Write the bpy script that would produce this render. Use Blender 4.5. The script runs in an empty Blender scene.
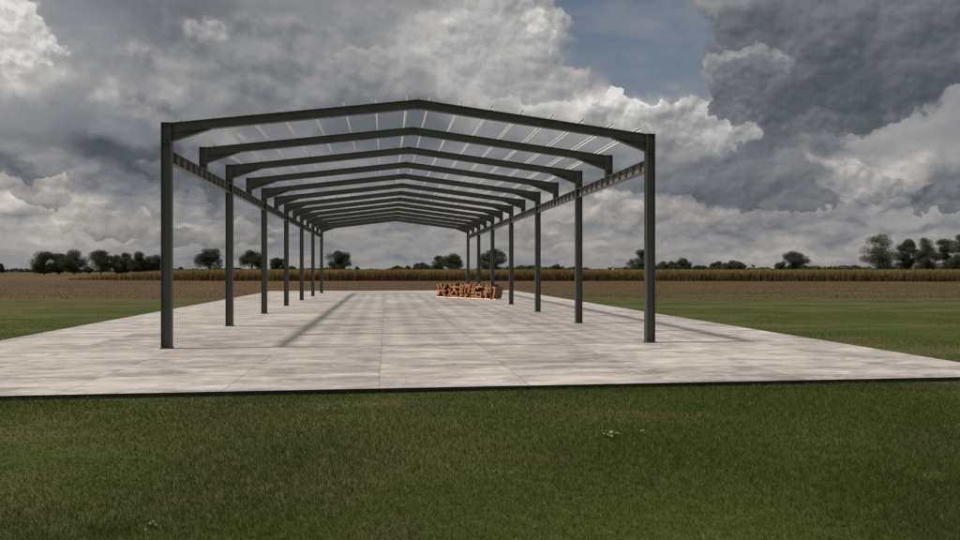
import bpy, bmesh, math, random
import numpy as np
from mathutils import Vector, Matrix

R = math.radians
scene = bpy.context.scene
COL = scene.collection
random.seed(7)
rng = np.random.default_rng(11)

# ------------------------------------------------------------------ camera
F_PX = 746.0                     # focal length in pixels of the 960 px wide photograph
CAM_H = 1.80
cam_data = bpy.data.cameras.new("camera")
cam_data.sensor_width = 36.0
cam_data.lens = F_PX / 960.0 * 36.0
cam_data.clip_start = 0.05
cam_data.clip_end = 6000.0
cam = bpy.data.objects.new("camera", cam_data)
COL.objects.link(cam)
cam.location = (0, 0, CAM_H)
cam.rotation_euler = (R(90), 0, 0)
scene.camera = cam

YAW = math.atan(94.0 / 746.0)     # the hall stands turned by this much to the left of the view

# ------------------------------------------------------------------ exposure
vs = scene.view_settings
vs.view_transform = 'Standard'
vs.look = 'None'
vs.exposure = 0.0
vs.gamma = 1.0
vs.use_curve_mapping = False
scene.render.engine = 'CYCLES'
scene.cycles.max_bounces = 4
scene.cycles.diffuse_bounces = 2
scene.cycles.glossy_bounces = 2
scene.cycles.transmission_bounces = 2

# ------------------------------------------------------------------ node helpers
class NT:
    def __init__(self, tree):
        self.t = tree
        self.n = tree.nodes
        self.l = tree.links
    def node(self, kind, **kw):
        nd = self.n.new(kind)
        for k, v in kw.items():
            setattr(nd, k, v)
        return nd
    def put(self, sock, val):
        if isinstance(val, S):
            self.l.new(val.s, sock)
        elif val is not None:
            if hasattr(sock, 'default_value'):
                dv = sock.default_value
                if hasattr(dv, '__len__') and not hasattr(val, '__len__'):
                    val = [val] * len(dv)
                if hasattr(dv, '__len__') and len(dv) == 4 and len(val) == 3:
                    val = tuple(val) + (1.0,)
                sock.default_value = val
    def math(self, op, a, b=None, c=None, clamp=False):
        nd = self.node('ShaderNodeMath', operation=op, use_clamp=clamp)
        self.put(nd.inputs[0], a)
        if b is not None: self.put(nd.inputs[1], b)
        if c is not None: self.put(nd.inputs[2], c)
        return S(self, nd.outputs[0])
    def vmath(self, op, a, b=None, out=0, scale=None):
        nd = self.node('ShaderNodeVectorMath', operation=op)
        self.put(nd.inputs[0], a)
        if b is not None: self.put(nd.inputs[1], b)
        if scale is not None: self.put(nd.inputs['Scale'], scale)
        return S(self, nd.outputs[out])
    def noise(self, vec, scale, detail=4, rough=0.5, lac=2.0, dist=0.0, color=False, dims='2D'):
        nd = self.node('ShaderNodeTexNoise', noise_dimensions=dims)
        self.put(nd.inputs['Vector'], vec)
        nd.inputs['Scale'].default_value = scale
        nd.inputs['Detail'].default_value = detail
        nd.inputs['Roughness'].default_value = rough
        nd.inputs['Lacunarity'].default_value = lac
        nd.inputs['Distortion'].default_value = dist
        return S(self, nd.outputs['Color' if color else 'Fac'])
    def voronoi(self, vec, scale, feature='SMOOTH_F1', detail=0.0, rough=0.5, smooth=0.6, rand=1.0, dims='2D', out='Distance'):
        nd = self.node('ShaderNodeTexVoronoi', feature=feature, voronoi_dimensions=dims)
        self.put(nd.inputs['Vector'], vec)
        nd.inputs['Scale'].default_value = scale
        nd.inputs['Detail'].default_value = detail
        nd.inputs['Roughness'].default_value = rough
        if feature == 'SMOOTH_F1':
            nd.inputs['Smoothness'].default_value = smooth
        nd.inputs['Randomness'].default_value = rand
        return S(self, nd.outputs[out])
    def step(self, v, a, b):
        nd = self.node('ShaderNodeMapRange', interpolation_type='SMOOTHSTEP')
        self.put(nd.inputs['Value'], v)
        nd.inputs['From Min'].default_value = a
        nd.inputs['From Max'].default_value = b
        return S(self, nd.outputs[0])
    def mix(self, f, a, b, blend='MIX'):
        nd = self.node('ShaderNodeMix', data_type='RGBA', blend_type=blend)
        nd.clamp_factor = True
        self.put(nd.inputs[0], f)
        self.put(nd.inputs[6], a)
        self.put(nd.inputs[7], b)
        return S(self, nd.outputs[2])
    def ramp(self, f, stops, interp='LINEAR'):
        nd = self.node('ShaderNodeValToRGB')
        cr = nd.color_ramp
        cr.interpolation = interp
        while len(cr.elements) < len(stops):
            cr.elements.new(0.5)
        for e, (p, c) in zip(cr.elements, stops):
            e.position = p
            e.color = tuple(c) + (1.0,)
        self.put(nd.inputs[0], f)
        return S(self, nd.outputs[0])
    def xyz(self, x, y, z):
        nd = self.node('ShaderNodeCombineXYZ')
        self.put(nd.inputs[0], x); self.put(nd.inputs[1], y); self.put(nd.inputs[2], z)
        return S(self, nd.outputs[0])
    def sep(self, v):
        nd = self.node('ShaderNodeSeparateXYZ')
        self.put(nd.inputs[0], v)
        return [S(self, o) for o in nd.outputs]

class S:
    def __init__(self, nt, s): self.nt = nt; self.s = s
    def __add__(a, b): return a.nt.math('ADD', a, b)
    __radd__ = __add__
    def __mul__(a, b): return a.nt.math('MULTIPLY', a, b)
    __rmul__ = __mul__
    def __sub__(a, b): return a.nt.math('SUBTRACT', a, b)
    def __rsub__(a, b): return a.nt.math('SUBTRACT', b, a)
    def __truediv__(a, b): return a.nt.math('DIVIDE', a, b)
    def clamp(a): return a.nt.math('ADD', a, 0.0, clamp=True)

# ------------------------------------------------------------------ sun direction (square to the hall, from its left, 60 deg up)
SUN_EL = R(60.0)
# unit vector towards the sun
_s = Vector((-math.cos(SUN_EL), 0, math.sin(SUN_EL)))
SUN_DIR = Matrix.Rotation(YAW, 3, 'Z') @ _s
SUN_AZ = math.atan2(SUN_DIR.x, SUN_DIR.y)       # clockwise from +Y

# ------------------------------------------------------------------ world: clear sky behind a broken deck of clouds
world = bpy.data.worlds.new("World")
scene.world = world
world.use_nodes = True
wt = world.node_tree
wt.nodes.clear()
w = NT(wt)
sky = w.node('ShaderNodeTexSky', sky_type='NISHITA')
sky.sun_disc = False
sky.sun_elevation = SUN_EL
sky.sun_rotation = SUN_AZ
sky.altitude = 100
sky.air_density = 1.0
sky.dust_density = 1.5
sky.ozone_density = 1.0
tc = w.node('ShaderNodeTexCoord')
D = S(w, tc.outputs['Generated'])
dx, dy, dz = w.sep(D)
az = w.math('ARCTAN2', dx, dy)
el = w.math('ARCSINE', dz)
U = az * 7.46                    # direction on the sky, 1 unit = 7.7 degrees
V = el * 7.46
P = w.xyz(U, V, 0.0)

def sky_uv(px, py):
    a = math.atan((px - 480.0) / F_PX)
    e = math.atan((270.5 - py) / F_PX * math.cos(a))
    return a * 7.46, e * 7.46

# irregular outlines: bend the lookup
wv1 = w.vmath('SUBTRACT', w.noise(P, 1.6, 3, 0.55, color=True), (0.5, 0.5, 0.5))
wv2 = w.vmath('SUBTRACT', w.noise(P, 5.5, 4, 0.6, color=True), (0.5, 0.5, 0.5))
Pw = w.vmath('ADD', P, w.vmath('MULTIPLY', wv1, (0.62, 0.42, 0.0)))
Pw = w.vmath('ADD', Pw, w.vmath('MULTIPLY', wv2, (0.22, 0.18, 0.0)))
Psoft = w.vmath('ADD', P, w.vmath('MULTIPLY', wv1, (0.5, 0.25, 0.0)))

def blob(Pv, px, py, rx, ry, amp, rot=0.0):
    u, v = sky_uv(px, py)
    mp = w.node('ShaderNodeMapping', vector_type='TEXTURE')
    w.put(mp.inputs['Vector'], Pv)
    mp.inputs['Location'].default_value = (u, v, 0)
    mp.inputs['Rotation'].default_value = (0, 0, R(rot))
    mp.inputs['Scale'].default_value = (rx / 100.0, ry / 100.0, 1.0)
    d2 = w.vmath('DOT_PRODUCT', S(w, mp.outputs[0]), S(w, mp.outputs[0]), out='Value')
    g = w.math('POWER', 0.36788, d2)
    return g, amp
CHAIN = []
def blobs(Pv, lst):
    t = None
    q = Pv if not CHAIN else w.vmath('ADD', Pv, CHAIN[-1] * 1e-9)
    for i, b in enumerate(lst):
        if i and i % 3 == 0:
            # carry the running sum along, so that the shader's memory is reused
            q = w.vmath('ADD', Pv, t * 1e-9)
        g, amp = blob(q, *b)
        if t is None: t = g if amp == 1.0 else g * amp
        elif amp == 1.0: t = t + g
        else: t = w.math('MULTIPLY_ADD', g, amp, t)
    CHAIN.append(t)
    return t

# cauliflower relief, lit from up and left
def billow(Pv, off, scale):
    q = w.vmath('ADD', Pv, off)
    v = w.voronoi(q, scale, feature='F1', detail=2.0, rough=0.5)
    n = w.noise(q, scale * 0.7, 5, 0.56)
    return n * 1.25 - v * 0.42
SQ = w.xyz(U, V * 1.25, 0.37)
SQw = w.vmath('ADD', SQ, w.vmath('MULTIPLY', wv2, (0.10, 0.10, 0.0)))
h0 = billow(SQw, (0, 0, 0), 2.2)
h1 = billow(SQw, (-0.06, 0.10, 0), 2.2)
relief = (h0 - h1)
# ---- broad tone of the cloud deck (positive: brighter)
tone_l = [
 (8, 28, 42, 40, 0.42), (-60, 10, 60, 80, 0.25), (45, 70, 50, 22, 0.12),
 (120, 45, 75, 32, -0.02), (180, 70, 60, 40, 0.02), (300, 60, 120, 50, -0.02),
 (130, 100, 60, 26, 0.12), (170, 15, 120, 20, -0.10),
 (60, 110, 60, 30, -0.06), (20, 150, 60, 40, 0.03),
 (185, 172, 75, 27, -0.33, -8), (110, 150, 40, 20, -0.16), (20, 172, 45, 9, -0.24, -12),
 (40, 195, 55, 13, 0.26, -10), (120, 228, 110, 18, 0.18), (15, 240, 60, 18, 0.06),
 (290, 105, 110, 30, -0.04), (395, 125, 60, 30, -0.13), (215, 150, 30, 14, 0.16),
 (380, 35, 80, 40, 0.08), (430, 45, 90, 45, 0.14), (500, 40, 55, 60, 0.34), (530, 90, 50, 30, 0.20),
 (545, 120, 60, 20, 0.10), (590, 108, 50, 14, 0.26), (622, 98, 18, 13, 0.25), (700, 106, 40, 18, 0.36), (728, 130, 30, 22, 0.22),
 (665, 128, 60, 20, 0.12), (400, 95, 60, 14, 0.02),
 (720, 10, 40, 16, 0.10, -20), (800, 25, 100, 34, -0.16), (900, 40, 110, 60, -0.20), (845, 92, 110, 26, -0.28, -6),
 (765, 55, 30, 12, 0.12),
 (780, 132, 70, 30, -0.26), (700, 165, 90, 22, -0.14), (760, 200, 100, 16, -0.18), (850, 160, 35, 25, -0.10),
 (690, 180, 60, 22, -0.08), (600, 175, 60, 30, -0.06),
 (935, 105, 60, 12, 0.20, 18), (895, 130, 60, 13, 0.22, 20), (880, 170, 60, 20, 0.18), (812, 182, 34, 22, 0.30),
 (872, 190, 30, 12, 0.24), (960, 190, 42, 22, -0.24), (925, 160, 60, 22, 0.10), (950, 215, 60, 10, -0.06),
 (650, 210, 60, 16, 0.14), (560, 225, 60, 20, 0.08), (500, 210, 40, 18, 0.14), (770, 250, 70, 9, 0.18), (700, 232, 80, 8, -0.10),
 (590, 246, 60, 12, 0.12), (870, 245, 90, 14, 0.08), (250, 225, 60, 25, -0.02), (340, 225, 90, 22, -0.02),
 (640, 160, 60, 8, 0.10), (880, 232, 60, 6, -0.10), (930, 248, 30, 10, -0.05),
]
T0 = blobs(Pw, tone_l)
# ---- crisp heaped clouds: where the edges are hard
crisp_l = [
 (5, 25, 62, 50, 1.0), (470, 30, 95, 60, 1.0), (540, 95, 55, 30, 0.9), (605, 112, 50, 18, 0.9), (700, 115, 48, 26, 1.0),
 (815, 185, 40, 26, 0.9), (885, 40, 160, 75, 1.0), (780, 125, 90, 40, 1.0), (730, 180, 100, 34, 0.8), (40, 198, 60, 18, 0.8),
 (130, 228, 90, 16, 0.7), (185, 172, 80, 30, 0.7), (640, 215, 90, 20, 0.6), (500, 215, 50, 22, 0.6), (200, 60, 110, 36, 0.6),
 (135, 105, 50, 18, 0.6), (960, 190, 44, 26, 0.9), (880, 190, 40, 14, 0.7), (300, 70, 130, 60, 0.6),
]
C0 = blobs(Pw, crisp_l)
crisp = w.step(C0 + (h0 - 0.25) * 0.75, 0.42, 0.62)
edge = w.step(C0 + (h0 - 0.25) * 0.75, 0.42, 1.0)
# ---- blue openings
blue_l = [(632, 44, 90, 60, 1.3, -25), (575, -5, 50, 30, 0.5), (690, 78, 40, 22, 0.5, -20), (640, 85, 50, 18, 0.5), (150, 140, 60, 12, 0.15), (880, 205, 60, 14, 0.35), (95, 60, 22, 60, 0.28)]
B0 = blobs(Pw, blue_l)
streak = w.noise(w.xyz(U * 0.9 + V * 0.5, V * 2.6, 2.0), 1.7, 6, 0.6)
soft = w.noise(Psoft, 1.25, 6, 0.58)
fine = w.noise(w.vmath('MULTIPLY', Psoft, (1.0, 1.9, 1.0)), 5.0, 6, 0.62)
tone = T0 + 0.465 + (soft - 0.5) * 0.26 + (fine - 0.5) * 0.06
tone = tone + relief * (crisp * 0.26 + 0.04) + (edge - 0.5) * 0.05 + (h0 - 0.3) * 0.10 * crisp
# small warm heaps towards the horizon
low = w.step(el, 0.20, 0.06)
ph = w.xyz(U * 1.5, V * 3.4, 5.1)
phw = w.vmath('ADD', ph, w.vmath('MULTIPLY', wv2, (0.25, 0.25, 0.0)))
lh0 = billow(phw, (0, 0, 0), 1.3)
lh1 = billow(phw, (-0.03, 0.14, 0), 1.3)
heap = w.step(lh0, 0.15, 0.36) * low
tone = tone + heap * 0.10 + (lh0 - lh1) * low * 0.40
tone = tone.clamp()
TONES = [(0.0, (0.060, 0.069, 0.085)), (0.18, (0.094, 0.106, 0.127)), (0.40, (0.192, 0.201, 0.222)),
         (0.62, (0.325, 0.328, 0.338)), (0.82, (0.50, 0.495, 0.49)), (1.0, (0.76, 0.75, 0.735))]
cloud = w.ramp(tone, TONES)
cloud = w.mix(w.step(el, 0.26, 0.02) * w.step(tone, 0.40, 0.62) * 0.45, cloud, w.mix(1.0, cloud, (1.10, 0.99, 0.89), 'MULTIPLY'))
# the clear sky, veiled by high thin cloud
clear = w.vmath('SCALE', S(w, sky.outputs[0]), scale=0.060)
veil = w.mix(((streak - 0.5) * 1.5 + 0.62).clamp(), clear, (0.215, 0.240, 0.285))
bmask = w.step(B0 - crisp * 0.55 + (soft - 0.5) * 0.6 + (streak - 0.5) * 0.5, 0.10, 0.85)
col = w.mix(bmask, cloud, veil)
# ---- separate heaped clouds in front: own outline, lit top, shaded base
fine3 = w.noise(w.vmath('ADD', P, w.vmath('MULTIPLY', wv2, (0.3, 0.2, 0))), 7.0, 5, 0.6)
SQs = w.vmath('ADD', w.xyz(U, V * 1.15, 0.0), w.vmath('MULTIPLY', wv2, (0.05, 0.05, 0.0)))
g0 = billow(SQs, (3.1, 1.7, 0), 5.2)
g1 = billow(SQs, (3.1 - 0.022, 1.7 + 0.045, 0), 5.2)
rs = g0 - g1
def layer(col, masses, base, gy, vy, ry, big=0.35, small=0.30, soft_e=0.10, rel=0.45, alpha=0.9, thr=0.45, warmth=0.0, gx=0.0, ux=0.0):
    fld = blobs(Pw, [(m[0], m[1], m[2], m[3], 1.0) + tuple(m[4:]) for m in masses])
    fld = fld + (h0 - 0.40) * big + (g0 - 0.40) * small
    mask = w.step(fld, thr, thr + soft_e) * alpha
    uc, vc = sky_uv(ux, vy)
    t = (V - vc) * (gy * 100.0 / ry) + base + relief * rel + rs * (rel * 0.8) + (fine3 - 0.5) * 0.07 + (soft - 0.5) * 0.16
    if gx: t = t + (U - uc) * gx
    # thinner, brighter rims
    t = t + w.step(fld, thr + 0.30, thr) * 0.05
    c = w.ramp(t.clamp(), TONES)
    if warmth: c = w.mix(warmth, c, w.mix(1.0, c, (1.12, 0.985, 0.87), 'MULTIPLY'))
    return w.mix(mask, col, c)
#        masses (px, py, rx, ry, rot)                                   base  gy   vy   ry
gap = blobs(Psoft, [(85, 25, 50, 34, 1.0), (60, 112, 60, 20, 0.7), (145, 135, 50, 12, 0.5), (330, 5, 60, 12, 0.4)])
col = w.mix(w.step(gap + (streak - 0.5) * 0.6, 0.25, 0.95) * 0.75, col, w.mix(streak, (0.190, 0.212, 0.248), (0.255, 0.270, 0.290)))
gap2 = blobs(Psoft, [(405, 128, 75, 26, 1.0), (340, 140, 60, 18, 0.5)])
col = w.mix(w.step(gap2 + (fine - 0.5) * 0.5, 0.2, 1.0) * 0.55, col, (0.105, 0.122, 0.145))
col = layer(col, [(130, 52, 60, 17, 6), (205, 32, 22, 12), (165, 108, 42, 10, -20)], 0.50, 0.10, 50, 20, 0.4, 0.3, 0.45, 0.4, 0.75)
col = layer(col, [(375, 70, 46, 20, 0), (400, 58, 24, 12), (350, 80, 30, 16)], 0.40, 0.13, 70, 22, 0.35, 0.35, 0.22, 0.28, 0.6)
col = layer(col, [(525, 20, 34, 50), (548, 82, 44, 20), (480, 40, 60, 50)], 0.60, 0.06, 50, 40, 0.45, 0.35, 0.12, 0.40, 0.8)
col = layer(col, [(2, 30, 42, 34), (20, 48, 26, 16), (-20, 5, 40, 40)], 0.84, 0.04, 40, 30, 0.4, 0.4, 0.12, 0.6, 0.85)
col = layer(col, [(528, 10, 14, 26), (545, 40, 12, 14)], 0.70, 0.05, 40, 30, 0.4, 0.4, 0.16, 0.5, 0.7)
col = layer(col, [(180, 172, 58, 19, -14), (215, 190, 22, 10)], 0.25, 0.07, 172, 20, 0.3, 0.3, 0.22, 0.25, 0.85)
col = layer(col, [(15, 172, 40, 8, -10)], 0.24, 0.05, 172, 10, 0.3, 0.3, 0.3, 0.2, 0.7)
col = layer(col, [(40, 196, 34, 11, -12), (60, 184, 14, 7)], 0.52, 0.10, 192, 12, 0.3, 0.45, 0.16, 0.55, 0.85, warmth=0.5)
col = layer(col, [(112, 222, 38, 13, 5), (150, 230, 30, 12), (190, 236, 40, 9)], 0.50, 0.15, 222, 14, 0.4, 0.5, 0.16, 0.5, 0.8, warmth=0.6)
col = layer(col, [(230, 228, 34, 12), (262, 240, 40, 8)], 0.47, 0.15, 228, 14, 0.4, 0.5, 0.2, 0.5, 0.7, warmth=0.6)
col = layer(col, [(620, 98, 13, 11), (606, 112, 24, 11), (655, 116, 40, 12), (700, 108, 28, 15)], 0.64, 0.13, 108, 14, 0.25, 0.42, 0.07, 0.6, 0.92)
col = layer(col, [(690, 132, 52, 15), (730, 122, 26, 18)], 0.52, 0.15, 128, 16, 0.3, 0.4, 0.12, 0.55, 0.85)
col = layer(col, [(915, 125, 80, 16, 18), (960, 130, 50, 36), (905, 218, 70, 14)], 0.60, -0.02, 130, 30, 0.1, 0.1, 0.5, 0.08, 0.75)
col = layer(col, [(738, 68, 30, 18), (765, 60, 36, 12), (720, 84, 20, 14)], 0.41, 0.08, 66, 18, 0.35, 0.4, 0.18, 0.5, 0.8)
col = layer(col, [(800, 100, 84, 36, -8), (745, 85, 32, 20), (850, 92, 60, 24)], 0.21, 0.08, 100, 34, 0.35, 0.4, 0.12, 0.24, 0.92)
col = layer(col, [(775, 22, 90, 26, -8), (905, 35, 90, 52), (870, 80, 100, 20, 3)], 0.20, 0.085, 50, 45, 0.35, 0.35, 0.15, 0.22, 0.92)
col = layer(col, [(855, 172, 36, 22, 12), (820, 186, 34, 12), (883, 188, 26, 8)], 0.54, 0.10, 180, 18, 0.4, 0.55, 0.16, 0.65, 0.85, warmth=0.15)
col = layer(col, [(745, 172, 84, 22, -4), (700, 190, 90, 12), (800, 204, 60, 8)], 0.28, 0.05, 180, 22, 0.4, 0.4, 0.25, 0.24, 0.85)
col = layer(col, [(962, 192, 32, 20), (940, 204, 22, 8)], 0.31, 0.14, 188, 20, 0.3, 0.4, 0.1, 0.4, 0.9)
col = layer(col, [(680, 214, 44, 9), (640, 222, 60, 10), (610, 205, 16, 8)], 0.50, 0.12, 214, 14, 0.4, 0.5, 0.18, 0.5, 0.75, warmth=0.5)
col = layer(col, [(510, 222, 34, 20), (545, 240, 40, 9)], 0.52, 0.10, 222, 20, 0.4, 0.5, 0.2, 0.45, 0.7, warmth=0.6)
# dusty air low over the land
col = w.mix(w.step(el, 0.10, -0.01) * 0.45, col, (0.262, 0.262, 0.265))
# out of frame: sky brightened overhead and around the sun, added as fill light
sd = w.vmath('DOT_PRODUCT', D, tuple(SUN_DIR), out='Value')
up = w.step(el, 0.45, 0.95)
col = w.mix(up * 0.7, col, (0.42, 0.43, 0.45))
sunv = w.step(sd, 0.6, 1.0)
col = w.mix(1.0, col, w.mix(sunv, (1, 1, 1), (2.4, 2.3, 2.15)), 'MULTIPLY')
col = w.mix(1.0, col, (1.01, 1.0, 0.98), 'MULTIPLY')
bg = w.node('ShaderNodeBackground')
w.put(bg.inputs['Color'], col)
bg.inputs['Strength'].default_value = 1.0
wo = w.node('ShaderNodeOutputWorld')
wt.links.new(bg.outputs[0], wo.inputs['Surface'])
world.cycles.sampling_method = 'MANUAL'
world.cycles.sample_map_resolution = 512

# ------------------------------------------------------------------ sun
sun_data = bpy.data.lights.new("sun", 'SUN')
sun_data.energy = 4.2
sun_data.angle = R(4.0)
sun_data.color = (1.0, 0.955, 0.89)
sun = bpy.data.objects.new("sun", sun_data)
COL.objects.link(sun)
sun.rotation_euler = SUN_DIR.to_track_quat('Z', 'Y').to_euler()
sun.location = (-20, 0, 40)

# ================================================================== helpers for things
def tag(o, label=None, cat=None, group=None, kind=None):
    if label: o['label'] = label
    if cat: o['category'] = cat
    if group: o['group'] = group
    if kind: o['kind'] = kind
    return o

def link_mesh(name, me, mats=None, parent=None):
    o = bpy.data.objects.new(name, me)
    COL.objects.link(o)
    if mats is not None:
        for m in (mats if isinstance(mats, (list, tuple)) else [mats]):
            me.materials.append(m)
    if parent is not None:
        o.parent = parent
    return o

def from_bm(name, bm, mats, parent=None, smooth=False):
    me = bpy.data.meshes.new(name)
    bmesh.ops.recalc_face_normals(bm, faces=bm.faces[:])
    bm.to_mesh(me)
    bm.free()
    if smooth:
        for p in me.polygons: p.use_smooth = True
    return link_mesh(name, me, mats, parent)

def empty(name, loc=(0, 0, 0), rz=0.0):
    o = bpy.data.objects.new(name, None)
    COL.objects.link(o)
    o.location = loc
    o.rotation_euler = (0, 0, rz)
    o.empty_display_size = 0.5
    return o

def copy_part(o, parent):
    c = o.copy()
    COL.objects.link(c)
    c.parent = parent
    for ch in o.children:
        d = ch.copy()
        COL.objects.link(d)
        d.parent = c
    return c

def box(bm, x0, x1, y0, y1, z0, z1, mi=0):
    vs_ = [bm.verts.new(p) for p in ((x0, y0, z0), (x1, y0, z0), (x1, y1, z0), (x0, y1, z0),
                                     (x0, y0, z1), (x1, y0, z1), (x1, y1, z1), (x0, y1, z1))]
    for f in ((0, 3, 2, 1), (4, 5, 6, 7), (0, 1, 5, 4), (1, 2, 6, 5), (2, 3, 7, 6), (3, 0, 4, 7)):
        bm.faces.new([vs_[i] for i in f]).material_index = mi

def cyl(bm, x, y, z0, z1, r, n=8):
    a = [bm.verts.new((x + r * math.cos(2 * math.pi * i / n), y + r * math.sin(2 * math.pi * i / n), z0)) for i in range(n)]
    b = [bm.verts.new((v.co.x, v.co.y, z1)) for v in a]
    for i in range(n):
        bm.faces.new((a[i], a[(i + 1) % n], b[(i + 1) % n], b[i]))
    bm.faces.new(a[::-1]); bm.faces.new(b)

def profile_sweep(bm, prof0, prof1):
    """closed profile (list of Vector) at both ends, joined by side faces and capped"""
    a = [bm.verts.new(p) for p in prof0]
    b = [bm.verts.new(p) for p in prof1]
    n = len(a)
    for i in range(n):
        bm.faces.new((a[i], a[(i + 1) % n], b[(i + 1) % n], b[i]))
    bm.faces.new(a[::-1]); bm.faces.new(b)

def h_profile(o, u, v, h, b, tf, tw):
    """H section: o centre, u towards one flange, v across the flange"""
    h2, b2, t2 = h / 2, b / 2, tw / 2
    pts = [(h2, -b2), (h2, b2), (h2 - tf, b2), (h2 - tf, t2), (-h2 + tf, t2), (-h2 + tf, b2),
           (-h2, b2), (-h2, -b2), (-h2 + tf, -b2), (-h2 + tf, -t2), (h2 - tf, -t2), (h2 - tf, -b2)]
    return [o + u * p[0] + v * p[1] for p in pts]

def new_mat(name):
    m = bpy.data.materials.new(name)
    m.use_nodes = True
    t = m.node_tree
    t.nodes.clear()
    k = NT(t)
    out = k.node('ShaderNodeOutputMaterial')
    pb = k.node('ShaderNodeBsdfPrincipled')
    t.links.new(pb.outputs[0], out.inputs[0])
    return m, k, pb, out

def bump(k, pb, h, strength=0.3, dist=0.01):
    b = k.node('ShaderNodeBump')
    b.inputs['Strength'].default_value = strength
    b.inputs['Distance'].default_value = dist
    k.put(b.inputs['Height'], h)
    k.t.links.new(b.outputs[0], pb.inputs['Normal'])

def objco(k, which='Object'):
    return S(k, k.node('ShaderNodeTexCoord').outputs[which])

# ================================================================== materials
def mat_steel():
    m, k, pb, _ = new_mat("painted_steel")
    p = objco(k)
    n = k.noise(p, 1.3, 5, 0.6, dims='3D')
    n2 = k.noise(k.vmath('MULTIPLY', p, (6, 6, 0.8)), 2.0, 4, 0.6, dims='3D')
    c = k.mix(n, (0.066, 0.069, 0.059), (0.100, 0.103, 0.090))
    c = k.mix(k.step(n2, 0.55, 0.8) * 0.35, c, (0.100, 0.096, 0.082))
    k.put(pb.inputs['Base Color'], c)
    k.put(pb.inputs['Roughness'], n2 * 0.25 + 0.42)
    bump(k, pb, n2, 0.15, 0.004)
    return m

def mat_zinc():
    m, k, pb, _ = new_mat("pale_galvanised_steel")
    p = objco(k)
    n = k.noise(p, 4.0, 4, 0.6, dims='3D')
    k.put(pb.inputs['Base Color'], k.mix(n, (0.80, 0.81, 0.81), (0.88, 0.88, 0.88)))
    pb.inputs['Roughness'].default_value = 0.38
    pb.inputs['Metallic'].default_value = 0.0
    return m

def mat_concrete():
    m, k, pb, _ = new_mat("streaked_concrete")
    p = objco(k)
    x, y, z = k.sep(p)
    wob = (k.noise(k.xyz(x * 0.6, y * 0.6, 0.0), 1.0, 3) - 0.5) * 0.02
    jx = (x + 0.86) / 2.32 + wob
    jy = (y + 0.02) / 2.32 + wob
    fx = k.math('FRACT', jx + 50.0)
    fy = k.math('FRACT', jy + 50.0)
    ix = k.math('FLOOR', jx + 50.0)
    iy = k.math('FLOOR', jy * 0.5 + 50.0)
    wn = k.node('ShaderNodeTexWhiteNoise', noise_dimensions='2D')
    k.put(wn.inputs['Vector'], k.xyz(ix, iy, 0.0))
    tile = S(k, wn.outputs['Value'])
    tcol = S(k, wn.outputs['Color'])
    dxj = k.math('ABSOLUTE', fx - 0.5)
    dyj = k.math('ABSOLUTE', k.math('FRACT', jy * 0.5 + 50.0) - 0.5)
    jline = k.step(dxj, 0.4940, 0.4980)
    yline = k.step(dyj, 0.4975, 0.4993)
    # board-marked streaks that run across the hall, different in every bay of the floor
    off = k.vmath('SCALE', tcol, scale=13.0)
    st = k.vmath('ADD', k.xyz(x * 0.75, y * 2.2, 0.0), off)
    s1 = k.noise(st, 0.9, 8, 0.62, dist=0.5)
    s2 = k.noise(k.xyz(x * 2.2, y * 11.0, 0.0), 1.4, 6, 0.65)
    stain = k.noise(k.vmath('ADD', k.xyz(x * 0.5, y * 0.9, 0.0), off), 1.1, 9, 0.66, dist=0.8)
    stain2 = k.noise(k.xyz(x, y * 1.3, 9.0), 2.7, 7, 0.7, dist=1.2)
    cl = k.noise(k.xyz(x, y, 0.0), 0.42, 5, 0.6)
    pit = k.noise(k.xyz(x * 1.0, y * 1.4, 0.0), 9.0, 5, 0.7)
    pit2 = k.noise(k.xyz(x * 0.7, y, 0.0), 3.0, 8, 0.72)
    t = s1 * 0.62 + s2 * 0.24 + cl * 0.30 + pit2 * 0.22 + (tile - 0.5) * 0.10 - 0.19
    c = k.ramp(t, [(0.34, (0.165, 0.147, 0.132)), (0.44, (0.264, 0.236, 0.213)), (0.54, (0.368, 0.330, 0.299)), (0.66, (0.490, 0.442, 0.402))])
    c = k.mix(k.step(stain, 0.50, 0.55) * 0.40, c, (0.235, 0.216, 0.200))
    c = k.mix(k.step(stain2, 0.55, 0.60) * 0.35, c, (0.50, 0.465, 0.435))
    c = k.mix(k.step(cl, 0.52, 0.62) * 0.25, c, (0.34, 0.295, 0.262))
    c = k.mix(k.step(pit, 0.60, 0.74) * 0.25, c, (0.22, 0.20, 0.185))
    c = k.mix(k.step(s1, 0.44, 0.34) * 0.35, c, (0.20, 0.19, 0.18))
    c = k.mix((jline * 0.55).clamp(), c, (0.12, 0.11, 0.10))
    c = k.mix((yline * 0.6).clamp(), c, (0.14, 0.13, 0.12))
    k.put(pb.inputs['Base Color'], c)
    k.put(pb.inputs['Roughness'], t * 0.35 + 0.32)
    pb.inputs['Specular IOR Level'].default_value = 0.32
    bump(k, pb, s2 * 0.5 + pit2 - jline * 1.5, 0.25, 0.006)
    return m

def mat_plain(name, c, rough=0.6, emis=None, es=0.0):
    m, k, pb, _ = new_mat(name)
    n = k.noise(objco(k), 3.0, 5, 0.6, dims='3D')
    k.put(pb.inputs['Base Color'], k.mix(n, tuple(v * 0.8 for v in c), tuple(v * 1.2 for v in c)))
    pb.inputs['Roughness'].default_value = rough
    if emis:
        pb.inputs['Emission Color'].default_value = tuple(emis) + (1,)
        pb.inputs['Emission Strength'].default_value = es
    return m

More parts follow.
